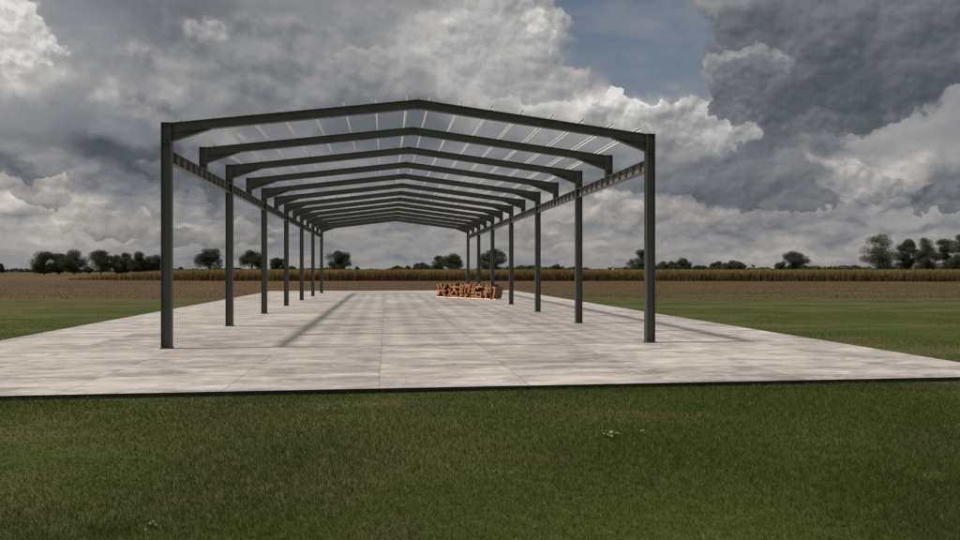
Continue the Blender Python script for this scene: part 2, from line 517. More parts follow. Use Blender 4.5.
GRASS_END = 47.0
def mat_ground():
    m, k, pb, _ = new_mat("lawn_and_stubble_soil")
    p = objco(k)
    x, y, z = k.sep(p)
    pxy = k.xyz(x, y, 0.0)
    # lawn
    a = k.noise(pxy, 0.55, 5, 0.6)
    b = k.noise(pxy, 7.0, 5, 0.7)
    d = k.noise(k.xyz(x * 0.35, y, 0.0), 0.30, 4, 0.6)
    lawn = k.mix(k.step(b, 0.3, 0.7), (0.034, 0.045, 0.011), (0.054, 0.068, 0.017))
    lawn = k.mix(k.step(a, 0.50, 0.70) * 0.55, lawn, (0.082, 0.066, 0.034))
    lawn = k.mix(k.step(d, 0.46, 0.60) * 0.45, lawn, (0.100, 0.090, 0.040))
    # stubble: tan soil with straw, in drawn-out drills parallel to the crop edge
    s = k.noise(k.xyz(x * 0.12, y * 0.9, 0.0), 0.6, 6, 0.65)
    s2 = k.noise(k.xyz(x * 0.8, y * 1.0, 0.0), 1.2, 6, 0.7)
    s3 = k.noise(k.xyz(x * 0.05, y * 0.35, 0.0), 0.5, 4, 0.6)
    left = k.step(x, -8.0, -30.0)
    soil = k.mix(k.step(s + (s2 - 0.5) * 0.5, 0.35, 0.68), (0.052, 0.037, 0.020), (0.090, 0.064, 0.033))
    soil = k.mix(k.step(s3, 0.47, 0.56) * left * 0.75, soil, (0.098, 0.060, 0.034))
    soil = k.mix(k.step(s3, 0.46, 0.38) * left * 0.55, soil, (0.062, 0.066, 0.028))
    yy = y + (k.noise(k.xyz(x * 0.15, y * 0.5, 0.0), 0.8, 5, 0.65) - 0.5) * 14.0 + left * (-4.0)
    yyr = y + (k.noise(k.xyz(x * 0.15, y * 0.5, 0.0), 0.8, 5, 0.65) - 0.5) * 5.0
    ml = k.step(yy, 25.0, 50.0)
    mr = k.step(yyr, GRASS_END, GRASS_END + 4.0)
    c = k.mix(k.mix(left, mr, ml), lawn, soil)
    # meadow beyond the crop
    far = k.mix(s3, (0.090, 0.062, 0.034), (0.066, 0.052, 0.026))
    c = k.mix(k.step(y, 150.0, 190.0), c, far)
    k.put(pb.inputs['Base Color'], c)
    pb.inputs['Roughness'].default_value = 0.95
    pb.inputs['Specular IOR Level'].default_value = 0.04
    bump(k, pb, b + s2, 0.4, 0.02)
    return m

def mat_blades(name, ramp_stops, patch=None, patch_scale=0.55, rough=0.7, trans=0.25, dims='2D', band=False):
    """leaf-like faces; a per-blade attribute picks the tint, world-space patches mix in another colour"""
    m, k, pb, out = new_mat(name)
    at = k.node('ShaderNodeAttribute')
    at.attribute_name = 'tint'
    tnt = S(k, at.outputs['Fac'])
    c = k.ramp(tnt, ramp_stops)
    if patch is not None:
        p = objco(k)
        a = k.noise(p, patch_scale, 5, 0.6, dims=dims)
        c = k.mix(k.step(a, 0.50, 0.68) * patch[1], c, patch[0])
        if band:
            px_, py_, pz_ = k.sep(p)
            bn = k.noise(k.xyz(px_ * 0.22, py_, 4.0), 0.32, 4, 0.6)
            c = k.mix(k.step(bn, 0.46, 0.60) * k.step(py_, 10.0, 24.0) * 0.6, c, (0.092, 0.080, 0.034))
    if band: c = k.mix(k.step(py_, 9.0, 22.0), c, k.mix(1.0, c, (0.92, 0.82, 0.95), 'MULTIPLY'))
    k.put(pb.inputs['Base Color'], c)
    pb.inputs['Roughness'].default_value = rough
    pb.inputs['Specular IOR Level'].default_value = 0.08
    if trans:
        tr = k.node('ShaderNodeBsdfTranslucent')
        k.put(tr.inputs['Color'], c)
        mx = k.node('ShaderNodeMixShader')
        mx.inputs[0].default_value = trans
        k.t.links.new(pb.outputs[0], mx.inputs[1])
        k.t.links.new(tr.outputs[0], mx.inputs[2])
        k.t.links.new(mx.outputs[0], out.inputs[0])
    return m

STEEL = mat_steel()
ZINC = mat_zinc()
BEAM = mat_plain("light_grey_beam_paint", (0.16, 0.16, 0.15), 0.5)
CONC = mat_concrete()
BLACK = mat_plain("black_edge_former", (0.012, 0.012, 0.012), 0.5)
GROUND = mat_ground()
BARK = mat_plain("grey_brown_bark", (0.075, 0.062, 0.05), 0.9)
GRASSM = mat_blades("grass_blades", [(0.0, (0.045, 0.061, 0.013)), (0.40, (0.058, 0.077, 0.018)), (0.74, (0.073, 0.093, 0.024)), (0.86, (0.11, 0.125, 0.05)), (1.0, (0.32, 0.31, 0.20))],
                    ((0.074, 0.060, 0.028), 0.42), 0.8, trans=0.35, band=True)
TUFTM = mat_blades('bright_grass_blades', [(0.0, (0.060, 0.092, 0.016)), (1.0, (0.125, 0.165, 0.038))], None, trans=0.4)
STRAW = mat_blades("straw_stubble", [(0.0, (0.062, 0.044, 0.024)), (0.7, (0.105, 0.075, 0.040)), (1.0, (0.30, 0.225, 0.125))], None, trans=0.1)
CROPM = mat_blades("ripening_crop", [(0.0, (0.245, 0.178, 0.072)), (0.5, (0.270, 0.198, 0.080)), (0.85, (0.295, 0.217, 0.090)), (1.0, (0.33, 0.25, 0.12))],
                   ((0.240, 0.145, 0.062), 0.7), 0.045, trans=0.5)
LEAF_A = mat_blades("hazed_dark_leaves", [(0.0, (0.048, 0.058, 0.038)), (0.6, (0.074, 0.086, 0.052)), (1.0, (0.105, 0.115, 0.066))], None, trans=0.15)  # leaf colours lifted and greyed: distance haze painted into the foliage
LEAF_B = mat_blades("hazed_grey_green_leaves", [(0.0, (0.055, 0.063, 0.045)), (0.6, (0.080, 0.090, 0.058)), (1.0, (0.108, 0.115, 0.074))], None, trans=0.15)

# ================================================================== ground
def grid_mesh(name, xs, ys, zf):
    X, Y = np.meshgrid(xs, ys)
    Z = zf(X, Y)
    co = np.stack([X, Y, Z], -1).reshape(-1, 3)
    nx, ny = len(xs), len(ys)
    i = np.arange(nx * ny).reshape(ny, nx)
    q = np.stack([i[:-1, :-1], i[:-1, 1:], i[1:, 1:], i[1:, :-1]], -1).reshape(-1, 4)
    me = bpy.data.meshes.new(name)
    me.from_pydata(co.tolist(), [], q.tolist())
    for p_ in me.polygons: p_.use_smooth = True
    return me

GZ = -0.075
def ground_z(X, Y):
    near = GZ + 0.012 * np.sin(X * 0.9 + 0.3 * Y) * np.cos(Y * 0.7 - 0.2 * X) * (np.abs(Y) < 60)
    return near
xs = np.unique(np.concatenate([np.linspace(-4200, -200, 14), np.linspace(-200, 200, 90), np.linspace(200, 4200, 14)]))
ys = np.unique(np.concatenate([np.linspace(-300, 0, 8), np.linspace(0, 60, 61), np.linspace(60, 400, 40), np.linspace(400, 5000, 16)]))
g = link_mesh("ground", grid_mesh("ground", xs, ys, ground_z), GROUND)
tag(g, "mown lawn in front of a bare tan stubble field reaching to the horizon", "ground", kind='structure')

# ================================================================== hall coordinates
cY, sY = math.cos(YAW), math.sin(YAW)
def hall_to_world(x, y):
    return (x * cY - y * sY, x * sY + y * cY)
def world_to_hall(X, Y):
    return (X * cY + Y * sY, -X * sY + Y * cY)
HX, HY = 0.76, 17.86          # foot of the first portal's centre line
o = hall_to_world(HX, HY)

# slab
SL = (-9.78 - HX, 11.10 - HX, 11.45 - HY, 65.4 - HY)
bm = bmesh.new()
box(bm, SL[0], SL[1], SL[2], SL[3], -0.115, 0.0, 0)
bm.faces.ensure_lookup_table()
bm.normal_update()
for f in bm.faces:
    if abs(f.calc_center_median().z + 0.0575) < 0.01:
        f.material_index = 1
slab = from_bm("concrete_slab", bm, [CONC, BLACK])
slab.location = (o[0], o[1], 0)
slab.rotation_euler = (0, 0, YAW)
tag(slab, "pale streaked concrete floor slab with black edge lying on the lawn", "concrete slab", kind='structure')

# ================================================================== the steel hall
hall = empty("steel_frame_hall", (o[0], o[1], 0), YAW)
tag(hall, "open dark grey steel portal frame hall without walls or roofing standing on the concrete slab", "building")
W2 = 5.74; EAVE = 5.17; RIDGE = 5.86; BAY = 3.445; NF = 13
CD, CB = 0.215, 0.20
RD = 0.215; RB = 0.15
X3, Y3, Z3 = Vector((1, 0, 0)), Vector((0, 1, 0)), Vector((0, 0, 1))
BEAM_TOP, BEAM_H = 4.55, 0.28

def column_bm(z0, z1, h):
    bm = bmesh.new()
    profile_sweep(bm, h_profile(Vector((0, 0, z0)), X3, Y3, h, CB, 0.012, 0.009), h_profile(Vector((0, 0, z1)), X3, Y3, h, CB, 0.012, 0.009))
    box(bm, -h / 2 - 0.006, h / 2 + 0.006, -CB / 2 - 0.006, CB / 2 + 0.006, z1, z1 + 0.012)      # cap plate
    # stiffener at the rafter knee
    for s in (-1, 1):
        box(bm, -h / 2 + 0.013, h / 2 - 0.013, 0.006 if s > 0 else -CB / 2 + 0.012, CB / 2 - 0.012 if s > 0 else -0.006, z1 - 0.455, z1 - 0.443)
    return bm

def base_bm():
    bm = bmesh.new()
    box(bm, -0.135, 0.135, -0.125, 0.125, 0.001, 0.021)
    for sx in (-1, 1):
        for sy in (-1, 1):
            cyl(bm, sx * 0.085, sy * 0.112, 0.021, 0.05, 0.008)
            cyl(bm, sx * 0.085, sy * 0.112, 0.021, 0.034, 0.015, 6)
    return bm

slope = math.atan2(RIDGE - EAVE, W2)
def rafter_bm(sgn):
    bm = bmesh.new()
    dirv = Vector((-sgn * math.cos(slope), 0, math.sin(slope)))
    nrm = Vector((sgn * math.sin(slope), 0, math.cos(slope)))
    # top line from the inner face of the column to the ridge
    xa = sgn * (W2 - CD / 2)
    ztop = EAVE - 0.012 + (CD / 2) * math.tan(slope)
    a = Vector((xa, 0, ztop)); b = Vector((sgn * 0.006, 0, RIDGE))
    dz = RD / math.cos(slope)
    def prof(pt):
        # vertical cut of an H section
        h = dz; tf = 0.011 / math.cos(slope)
        c = pt - Z3 * (h / 2)
        return h_profile(c, Z3, Y3, h, RB, tf, 0.008)
    profile_sweep(bm, prof(a), prof(b))
    # web stiffeners under some of the purlins
    return bm, a, dz

def haunch_bm(sgn, a, dz):
    bm = bmesh.new()
    L = 0.86
    za = a.z - dz
    drop = 0.205
    x0 = a.x; x1 = a.x - sgn * L
    z1 = za + L * math.tan(slope)
    t = 0.004
    pr = [Vector((x0, -t, za - 0.001)), Vector((x0, -t, za - drop)), Vector((x1, -t, z1 - 0.001))]
    profile_sweep(bm, pr, [p + Y3 * 2 * t for p in pr])
    # bottom flange of the haunch
    f0 = [Vector((x0, -RB / 2, za - drop)), Vector((x0, RB / 2, za - drop)), Vector((x0, RB / 2, za - drop - 0.011)), Vector((x0, -RB / 2, za - drop - 0.011))]
    f1 = [Vector((x1, -RB / 2, z1 - 0.002)), Vector((x1, RB / 2, z1 - 0.002)), Vector((x1, RB / 2, z1 - 0.013)), Vector((x1, -RB / 2, z1 - 0.013))]
    profile_sweep(bm, f0, f1)
    return bm

def ridge_bm():
    bm = bmesh.new()
    box(bm, -0.0055, 0.0055, -RB / 2 - 0.01, RB / 2 + 0.01, RIDGE - RD - 0.06, RIDGE + 0.05)
    for dz_ in (-0.03, -0.19):
        for sy in (-0.045, 0.045):
            box(bm, -0.022, 0.022, sy - 0.012, sy + 0.012, RIDGE + dz_ - 0.012, RIDGE + dz_ + 0.012)
    return bm

proto = {}
proto['col'] = from_bm("column", column_bm(0.021, EAVE - 0.012, CD), STEEL, hall)
from_bm("base_plate", base_bm(), STEEL, proto['col'])
proto['stub'] = from_bm("stub_column", column_bm(BEAM_TOP + 0.001, EAVE - 0.012, 0.19), STEEL, hall)
for s in (-1, 1):
    bmr, a, dzr = rafter_bm(s)
    proto[s] = from_bm("rafter", bmr, STEEL, hall)
    from_bm("haunch", haunch_bm(s, a, dzr), STEEL, proto[s])
proto['ridge'] = from_bm("ridge_plate", ridge_bm(), STEEL, hall)
used = set()
def inst(key, loc):
    src = proto[key]
    if key in used:
        src = copy_part(src, hall)
    used.add(key)
    src.location = loc
    return src
for kf in range(NF):
    y = kf * BAY
    for s in (-1, 1):
        inst('col' if kf % 2 == 0 else 'stub', (s * W2, y, 0))
        inst(s, (0, y, 0))
    inst('ridge', (0, y, 0))

# longitudinal beams with web stiffeners, through the columns
LEN = (NF - 1) * BAY
def beam_bm():
    bm = bmesh.new()
    zc = BEAM_TOP - BEAM_H / 2
    for q in range(NF // 2):
        y0, y1 = q * 2 * BAY + 0.006, (q + 1) * 2 * BAY - 0.006
        profile_sweep(bm, h_profile(Vector((0, y0, zc)), Z3, X3, BEAM_H, 0.16, 0.011, 0.008),
                      h_profile(Vector((0, y1, zc)), Z3, X3, BEAM_H, 0.16, 0.011, 0.008))
        n = 11
        for i in range(1, n + 1):
            y = y0 + (y1 - y0) * i / (n + 1)
            for s in (-1, 1):
                box(bm, min(s * 0.0045, s * 0.074), max(s * 0.0045, s * 0.074), y - 0.005, y + 0.005, zc - BEAM_H / 2 + 0.0115, zc + BEAM_H / 2 - 0.0115)
    return bm
b0 = from_bm("side_beam", beam_bm(), BEAM, hall)
b0.location = (-W2, 0, 0)
b1 = copy_part(b0, hall); b1.location = (W2, 0, 0)

# purlins: lipped channels, open to the left, lying on the rafters
def purlin_bm(tilt):
    bm = bmesh.new()
    h, b, lip, t = 0.108, 0.034, 0.018, 0.003
    pts = [(-b, 0), (0, 0), (0, h), (-b, h), (-b, h - lip), (-b + t, h - lip), (-b + t, h - t), (-t, h - t), (-t, t), (-b + t, t), (-b + t, lip), (-b, lip)]
    c, s = math.cos(tilt), math.sin(tilt)
    p0 = [Vector((x * c - z * s, -0.085, x * s + z * c)) for x, z in pts]
    profile_sweep(bm, p0, [p + Y3 * (LEN + 0.17) for p in p0])
    return bm
for s in (-1, 1):
    src = None
    for i in range(8):
        xx = 0.26 + 0.745 * i
        if i == 7: xx = 5.44
        if src is None:
            src = from_bm("purlin", purlin_bm(-s * slope), ZINC, hall); cur = src
        else:
            cur = copy_part(src, hall)
        zt = RIDGE - xx * math.tan(slope) + 0.003 + 0.055 * math.tan(slope) * (1 if s > 0 else 0)
        cur.location = (s * xx + 0.027, 0, zt)

# ================================================================== sign of five block letters
SIGN_X, SIGN_Y = -2.97, 49.9
sign = empty("letter_sign", (SIGN_X, SIGN_Y, 0), math.atan2(-4.4, 3.95))
tag(sign, "row of brown block letters lit from below near the far right end of the slab", "sign")
WOOD = mat_plain("brown_letter_face", (0.48, 0.210, 0.085), 0.5)
WOOD_SHADE = mat_plain("shade_darkened_letter_side", (0.165, 0.085, 0.045), 0.6)  # letter sides coloured darker to paint in the shade between strokes
GLOW = mat_plain("warm_light_strip", (0.8, 0.5, 0.3), 0.5, (1.0, 0.55, 0.30), 2.6)
dg = None
for i, ch in enumerate("兴达钢结构"):
    cu = bpy.data.curves.new("letter", 'FONT')
    cu.body = ch
    cu.size = 1.22
    cu.extrude = 0.33
    cu.offset = 0.026
    cu.shear = 0.12
    cu.resolution_u = 3
    to = bpy.data.objects.new("letter_text", cu)
    COL.objects.link(to)
    bpy.context.view_layer.update()
    me = bpy.data.meshes.new_from_object(to.evaluated_get(bpy.context.evaluated_depsgraph_get()))
    bpy.data.objects.remove(to)
    co = np.array([v.co[:] for v in me.vertices])
    lo, hi = co.min(0), co.max(0)
    sx = 1.14 / (hi[0] - lo[0]); sz = 0.90 / (hi[1] - lo[1])
    for v in me.vertices:
        x_, y_, z_ = v.co
        v.co = ((x_ - lo[0]) * sx + i * 1.18, 0.33 - z_, (y_ - lo[1]) * sz + 0.035)
    me.materials.clear()
    lt = link_mesh("letter", me, [WOOD, WOOD_SHADE], sign)
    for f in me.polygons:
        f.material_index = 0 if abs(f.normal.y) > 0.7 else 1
    bm = bmesh.new()
    box(bm, 0.03 + i * 1.18, 1.12 + i * 1.18, 0.02, 0.04, 0.003, 0.018)
    from_bm("light_strip", bm, GLOW, lt)

# ================================================================== numpy foliage helpers
def tri_mesh(name, V_, tint, mat, nper, parent=None):
    """V_: (n, nper, 3) polygons of nper corners; tint (n,)"""
    n = V_.shape[0]
    me = bpy.data.meshes.new(name)
    me.vertices.add(n * nper)
    me.vertices.foreach_set('co', V_.astype(np.float32).ravel())
    me.loops.add(n * nper)
    me.loops.foreach_set('vertex_index', np.arange(n * nper, dtype=np.int32))
    me.polygons.add(n)
    me.polygons.foreach_set('loop_start', np.arange(0, n * nper, nper, dtype=np.int32))
    me.polygons.foreach_set('loop_total', np.full(n, nper, dtype=np.int32))
    at = me.attributes.new('tint', 'FLOAT', 'POINT')
    at.data.foreach_set('value', np.repeat(tint, nper).astype(np.float32))
    me.update(calc_edges=True)
    return link_mesh(name, me, mat, parent)

def blades(n, P0, h, wdt, lean, rg):
    """bent blades: a quad below and a pointed quad above -> two 4-gons (kite) each"""
    ang = rg.uniform(0, 2 * np.pi, n)
    la = rg.uniform(0, 2 * np.pi, n)
    wx, wy = np.cos(ang) * wdt / 2, np.sin(ang) * wdt / 2
    lx, ly = np.cos(la) * lean * h, np.sin(la) * lean * h
    z = h
    base = P0
    mid = P0 + np.stack([lx * 0.3, ly * 0.3, z * 0.55], -1)
    tip = P0 + np.stack([lx, ly, z * np.sqrt(np.clip(1 - (lean * 0.5) ** 2, 0.2, 1))], -1)
    wv = np.stack([wx, wy, np.zeros(n)], -1)
    low = np.stack([base - wv * 0.7, base + wv * 0.7, mid + wv, mid - wv], 1)
    top = np.stack([mid - wv, mid + wv, tip + wv * 0.12, tip - wv * 0.12], 1)
    return np.concatenate([low, top], 0)

# ================================================================== grass
def in_slab(X, Y, m=0.0):
    hx, hy = world_to_hall(X, Y)
    return (hx - HX > SL[0] - m) & (hx - HX < SL[1] + m) & (hy - HY > SL[2] - m) & (hy - HY < SL[3] + m)

def smooth_noise(X, Y, s, seed):
    r = np.random.default_rng(seed)
    t = np.zeros_like(X)
    for _ in range(9):
        a = r.uniform(0, 2 * np.pi); f = s * r.uniform(0.5, 2.0); ph = r.uniform(0, 6.28)
        t += np.sin((X * np.cos(a) + Y * np.sin(a)) * f + ph)
    return t / 4.0

def scatter(n, y0, y1, power, rg, spread=0.70, pad=0.8):
    u = rg.uniform(0, 1, n)
    if abs(power - 1) < 1e-6: Y = y0 * (y1 / y0) ** u
    else: Y = (y0 ** (1 - power) + u * (y1 ** (1 - power) - y0 ** (1 - power))) ** (1 / (1 - power))
    X = rg.uniform(-1, 1, n) * (Y * spread + pad)
    return X, Y
N1 = 430000
X, Y = scatter(N1, 4.2, 14.0, 0.9, rng)
X2, Y2 = scatter(260000, 11.5, 47.0, 1.2, rng)
X = np.concatenate([X, X2]); Y = np.concatenate([Y, Y2])
keep = ~in_slab(X, Y, 0.05)
nz = smooth_noise(X, Y, 1.6, 3)
keep &= (X > -8) | (rng.uniform(0, 1, X.size) > (Y - 28.0) / 16.0)
keep &= rng.uniform(0, 1, X.size) < np.clip(0.88 + 0.22 * nz, 0.55, 1.0)
X, Y, nz = X[keep], Y[keep], nz[keep]
n = X.size
hgt = (0.034 + 0.030 * rng.uniform(0, 1, n) ** 1.5) * (1 + 0.15 * nz)
tall = rng.uniform(0, 1, n) < 0.012
hgt = np.where(tall, hgt * rng.uniform(1.3, 2.1, n), hgt)
wd = np.clip(0.0032 * (Y / 6.0) ** 0.7, 0.0028, 0.009)
tint = np.clip(rng.beta(2.6, 3.4, n) * 0.72 + 0.10 * smooth_noise(X, Y, 0.8, 5) + np.where(rng.uniform(0, 1, n) < 0.022, 0.55, 0), 0, 1)
far_ = np.clip((Y - 11) / 14, 0, 1)
tint = tint * (1 - 0.75 * far_) + (0.42 + 0.25 * smooth_noise(X * 0.25, Y, 0.45, 8) * 0.5) * 0.75 * far_
tint = np.clip(tint, 0, 1)
hgt = hgt * (1 - 0.5 * far_)
Zg = ground_z(X, Y)
P0 = np.stack([X, Y, Zg - 0.004], -1)
polys = blades(n, P0, hgt, wd * rng.uniform(0.6, 1.4, n), rng.uniform(0.2, 1.1, n), rng)
gr = tri_mesh("grass", polys, np.concatenate([tint, np.clip(tint + 0.08, 0, 1)]), GRASSM, 4)
tag(gr, "short green lawn grass with brownish patches around the slab", "grass", kind='stuff')

# ================================================================== stubble
X, Y = scatter(34000, 48.0, 133.0, 1.0, rng, 0.72, 4)
row = 0.75
Y = np.round(Y / row) * row + rng.normal(0, 0.06, X.size)
keep = ~in_slab(X, Y, 0.4)
X, Y = X[keep], Y[keep]; n = X.size
P0 = np.stack([X, Y, np.full(n, GZ)], -1)
polys = blades(n, P0, rng.uniform(0.04, 0.12, n), rng.uniform(0.015, 0.04, n), rng.uniform(0.2, 1.4, n), rng)
tt = rng.beta(2, 2.8, n)
st_ = tri_mesh("stubble", polys, np.concatenate([tt, tt]), STRAW, 4)
tag(st_, "dry straw stubble scattered over the bare field behind the slab", "stubble", kind='stuff')

# ================================================================== ripening crop
def crop_top(X):
    ramp = np.clip((X + 77.0) / 24.0, 0, 1)
    return 0.40 + 1.50 * ramp ** 0.8
def crop_front(X):
    return 127.0 + 14.0 * np.clip((-X - 30.0) / 45.0, 0, 1) ** 2 - 9.0 * np.clip((X - 30) / 60.0, 0, 1)
cx = np.linspace(-78, 240, 420)
cy = np.concatenate([[0.0, 0.35, 0.9], np.linspace(1.6, 150, 60)])
def crop_z(X, Yr):
    zt = crop_top(X) - 0.22 + 0.07 * np.sin(X * 2.1 + Yr) + 0.06 * np.sin(X * 0.7 - Yr * 1.3)
    f = np.clip(Yr / 0.9, 0, 1) ** 0.5
    return GZ + zt * f
Xg, Yg = np.meshgrid(cx, cy)
Zg = crop_z(Xg, Yg)
co = np.stack([Xg, Yg + crop_front(Xg) + 1.2, Zg], -1).reshape(-1, 3)
idx = np.arange(Xg.size).reshape(Xg.shape)
q = np.stack([idx[:-1, :-1], idx[:-1, 1:], idx[1:, 1:], idx[1:, :-1]], -1).reshape(-1, 4)
me = bpy.data.meshes.new("crop")
bl_n = 95000
bx = rng.uniform(-78, 150, bl_n)
by = np.where(rng.uniform(0, 1, bl_n) < 0.6, rng.uniform(0, 1.6, bl_n), rng.uniform(1.2, 60.0, bl_n))
ht = crop_top(bx) * rng.uniform(0.55, 1.10, bl_n) + 0.05
P0 = np.stack([bx, by + crop_front(bx), np.full(bl_n, GZ)], -1)
pl = blades(bl_n, P0, ht, rng.uniform(0.05, 0.13, bl_n), rng.uniform(0.02, 0.35, bl_n), rng)
tt = np.clip(rng.beta(2, 2.2, bl_n) + 0.10 * smooth_noise(bx, by, 0.15, 21), 0, 1)
allv = np.concatenate([co[q], pl], 0)
tt = np.concatenate([np.full(len(q), 0.45), np.clip(tt - 0.15, 0, 1), np.clip(tt + 0.12, 0, 1)])
cr = tri_mesh("crop", allv, tt, CROPM, 4)
tag(cr, "strip of tall yellow brown ripening crop along the far edge of the field", "crop field", kind='stuff')

# ================================================================== trees
def limb(bm, p0, p1, r0, r1, n=6):
    ax = (p1 - p0).normalized()
    u = ax.orthogonal().normalized(); v = ax.cross(u)
    A = [bm.verts.new(p0 + (u * math.cos(2 * math.pi * i / n) + v * math.sin(2 * math.pi * i / n)) * r0) for i in range(n)]
    B = [bm.verts.new(p1 + (u * math.cos(2 * math.pi * i / n) + v * math.sin(2 * math.pi * i / n)) * r1) for i in range(n)]
    for i in range(n):
        bm.faces.new((A[i], A[(i + 1) % n], B[(i + 1) % n], B[i]))
    bm.faces.new(A[::-1]); bm.faces.new(B)

def tree(name, px, top, wpx, dist, label, group, form='oval', leaf=None, seed=1, sparse=1.0, cat="tree", low=0.18):
    r = np.random.default_rng(seed)
    X0 = (px - 480.0) / F_PX * dist
    H = (270.5 - top) / F_PX * dist + CAM_H - GZ
    Wd = wpx / F_PX * dist
    t = empty(name, (X0, dist, GZ))
    tag(t, label, cat, group)
    bm = bmesh.new()
    tr = max(0.06, 0.028 * H)
    # crooked trunk with limbs
    pts = [Vector((0, 0, 0))]
    nseg = 4
    hh = H * (0.72 if form != 'dome' else 0.5)
    for i in range(1, nseg + 1):
        pts.append(Vector((r.normal(0, 0.02 * H), r.normal(0, 0.02 * H), hh * i / nseg)))
    for i in range(nseg):
        limb(bm, pts[i], pts[i + 1], tr * (1 - 0.2 * i), tr * (1 - 0.2 * (i + 1)), 7)
    # foliage masses
    nc = int({'oval': 26, 'dome': 40, 'tall': 40, 'bush': 18, 'open': 30, 'bare': 5}[form])
    cen, rad = [], []
    for i in range(nc):
        for _ in range(60):
            q = r.uniform(-1, 1, 3)
            if form == 'dome':
                ok = q[0] ** 2 + q[1] ** 2 < 0.95
                zz = (0.12 + 0.72 * math.sqrt(max(0.0, 1 - q[0] ** 2 - 0.6 * q[1] ** 2)) * (0.35 + 0.65 * abs(q[2]) ** 0.5)) * H
            elif form == 'tall':
                wloc = 0.55 + 0.45 * (1 - abs(q[2] + 0.25))
                ok = q[0] ** 2 + q[1] ** 2 < (0.95 * wloc) ** 2
                zz = (0.48 + 0.45 * q[2]) * H
            elif form == 'bush':
                ok = q[0] ** 2 + q[1] ** 2 + q[2] ** 2 < 0.8
                zz = (0.48 + 0.30 * q[2]) * H
            elif form == 'bare':
                ok = True; zz = (0.55 + 0.3 * q[2]) * H
            else:
                ok = q[0] ** 2 + q[1] ** 2 + (abs(q[2]) ** 3 if q[2] < 0 else q[2] ** 2) < 0.95
                zz = (0.48 + 0.42 * q[2]) * H
            if ok: break
        cen.append((q[0] * Wd * 0.42, q[1] * Wd * 0.42, zz))
        rad.append(r.uniform(0.13, 0.21) * min(Wd, H * 0.9) * {'open': 0.8, 'tall': 0.92}.get(form, 1.0))
    if form in ('tall', 'open', 'oval'):
        for f_ in (0.28, 0.45, 0.62, 0.78):
            cen.append((r.normal(0, 0.05) * Wd, 0.0, f_ * H)); rad.append(0.17 * min(Wd, H))
    for i in range(0, nc, 2):
        c_ = Vector(cen[i]); k_ = r.integers(1, nseg + 1)
        st0 = pts[k_] if pts[k_].z < c_.z else pts[max(1, k_ - 1)]
        md = st0.lerp(c_, 0.5) + Vector((0, 0, -0.03 * H))
        limb(bm, st0, md, tr * 0.45, tr * 0.28, 5)
        limb(bm, md, c_, tr * 0.28, tr * 0.10, 5)
    from_bm("trunk", bm, BARK, t)
    ls = 0.31 * (dist / 330.0)
    dens = int(400 * sparse)
    C, T = [], []
    for c_, r_ in zip(cen, rad):
        m_ = int(dens * (r_ / ls / 3.0) ** 1.6) + 30
        m_ = min(m_, 900)
        d = r.normal(0, 1, (m_, 3)); d /= np.linalg.norm(d, axis=1)[:, None]
        rr = r_ * (0.15 + 0.95 * r.uniform(0, 1, m_) ** 0.55)
        d = d * rr[:, None] * np.array([1.15, 1.15, 0.85])
        # ragged sprigs
        spr = r.uniform(0, 1, m_) < 0.04
        d[spr] *= 1.25
        C.append(np.array(c_) + d)
        T.append(np.clip(r.beta(2, 2.4, m_) + r.normal(0, 0.12), 0, 1))
    C = np.concatenate(C); T = np.concatenate(T)
    ok = (C[:, 2] > 0.05 * H) & (C[:, 2] < H * 1.02)
    C, T = C[ok], T[ok]
    sc_ = np.array([Wd * 0.5 / np.percentile(np.abs(C[:, 0]), 98.5), 1.0, H / np.percentile(C[:, 2], 99.6)])
    if form != 'bare': C = C * sc_
    m_ = len(C)
    a = r.normal(0, 1, (m_, 3)); a /= np.linalg.norm(a, axis=1)[:, None]
    b = np.cross(a, r.normal(0, 1, (m_, 3))); b /= np.linalg.norm(b, axis=1)[:, None]
    s_ = (ls * r.uniform(0.4, 1.0, m_))[:, None] * 0.5
    q4 = np.stack([C - a * s_ * 1.4, C - b * s_ * 0.7, C + a * s_ * 1.4, C + b * s_ * 0.8], 1)
    tri_mesh("crown", q4, T, leaf or LEAF_A, 4, t)
    return t

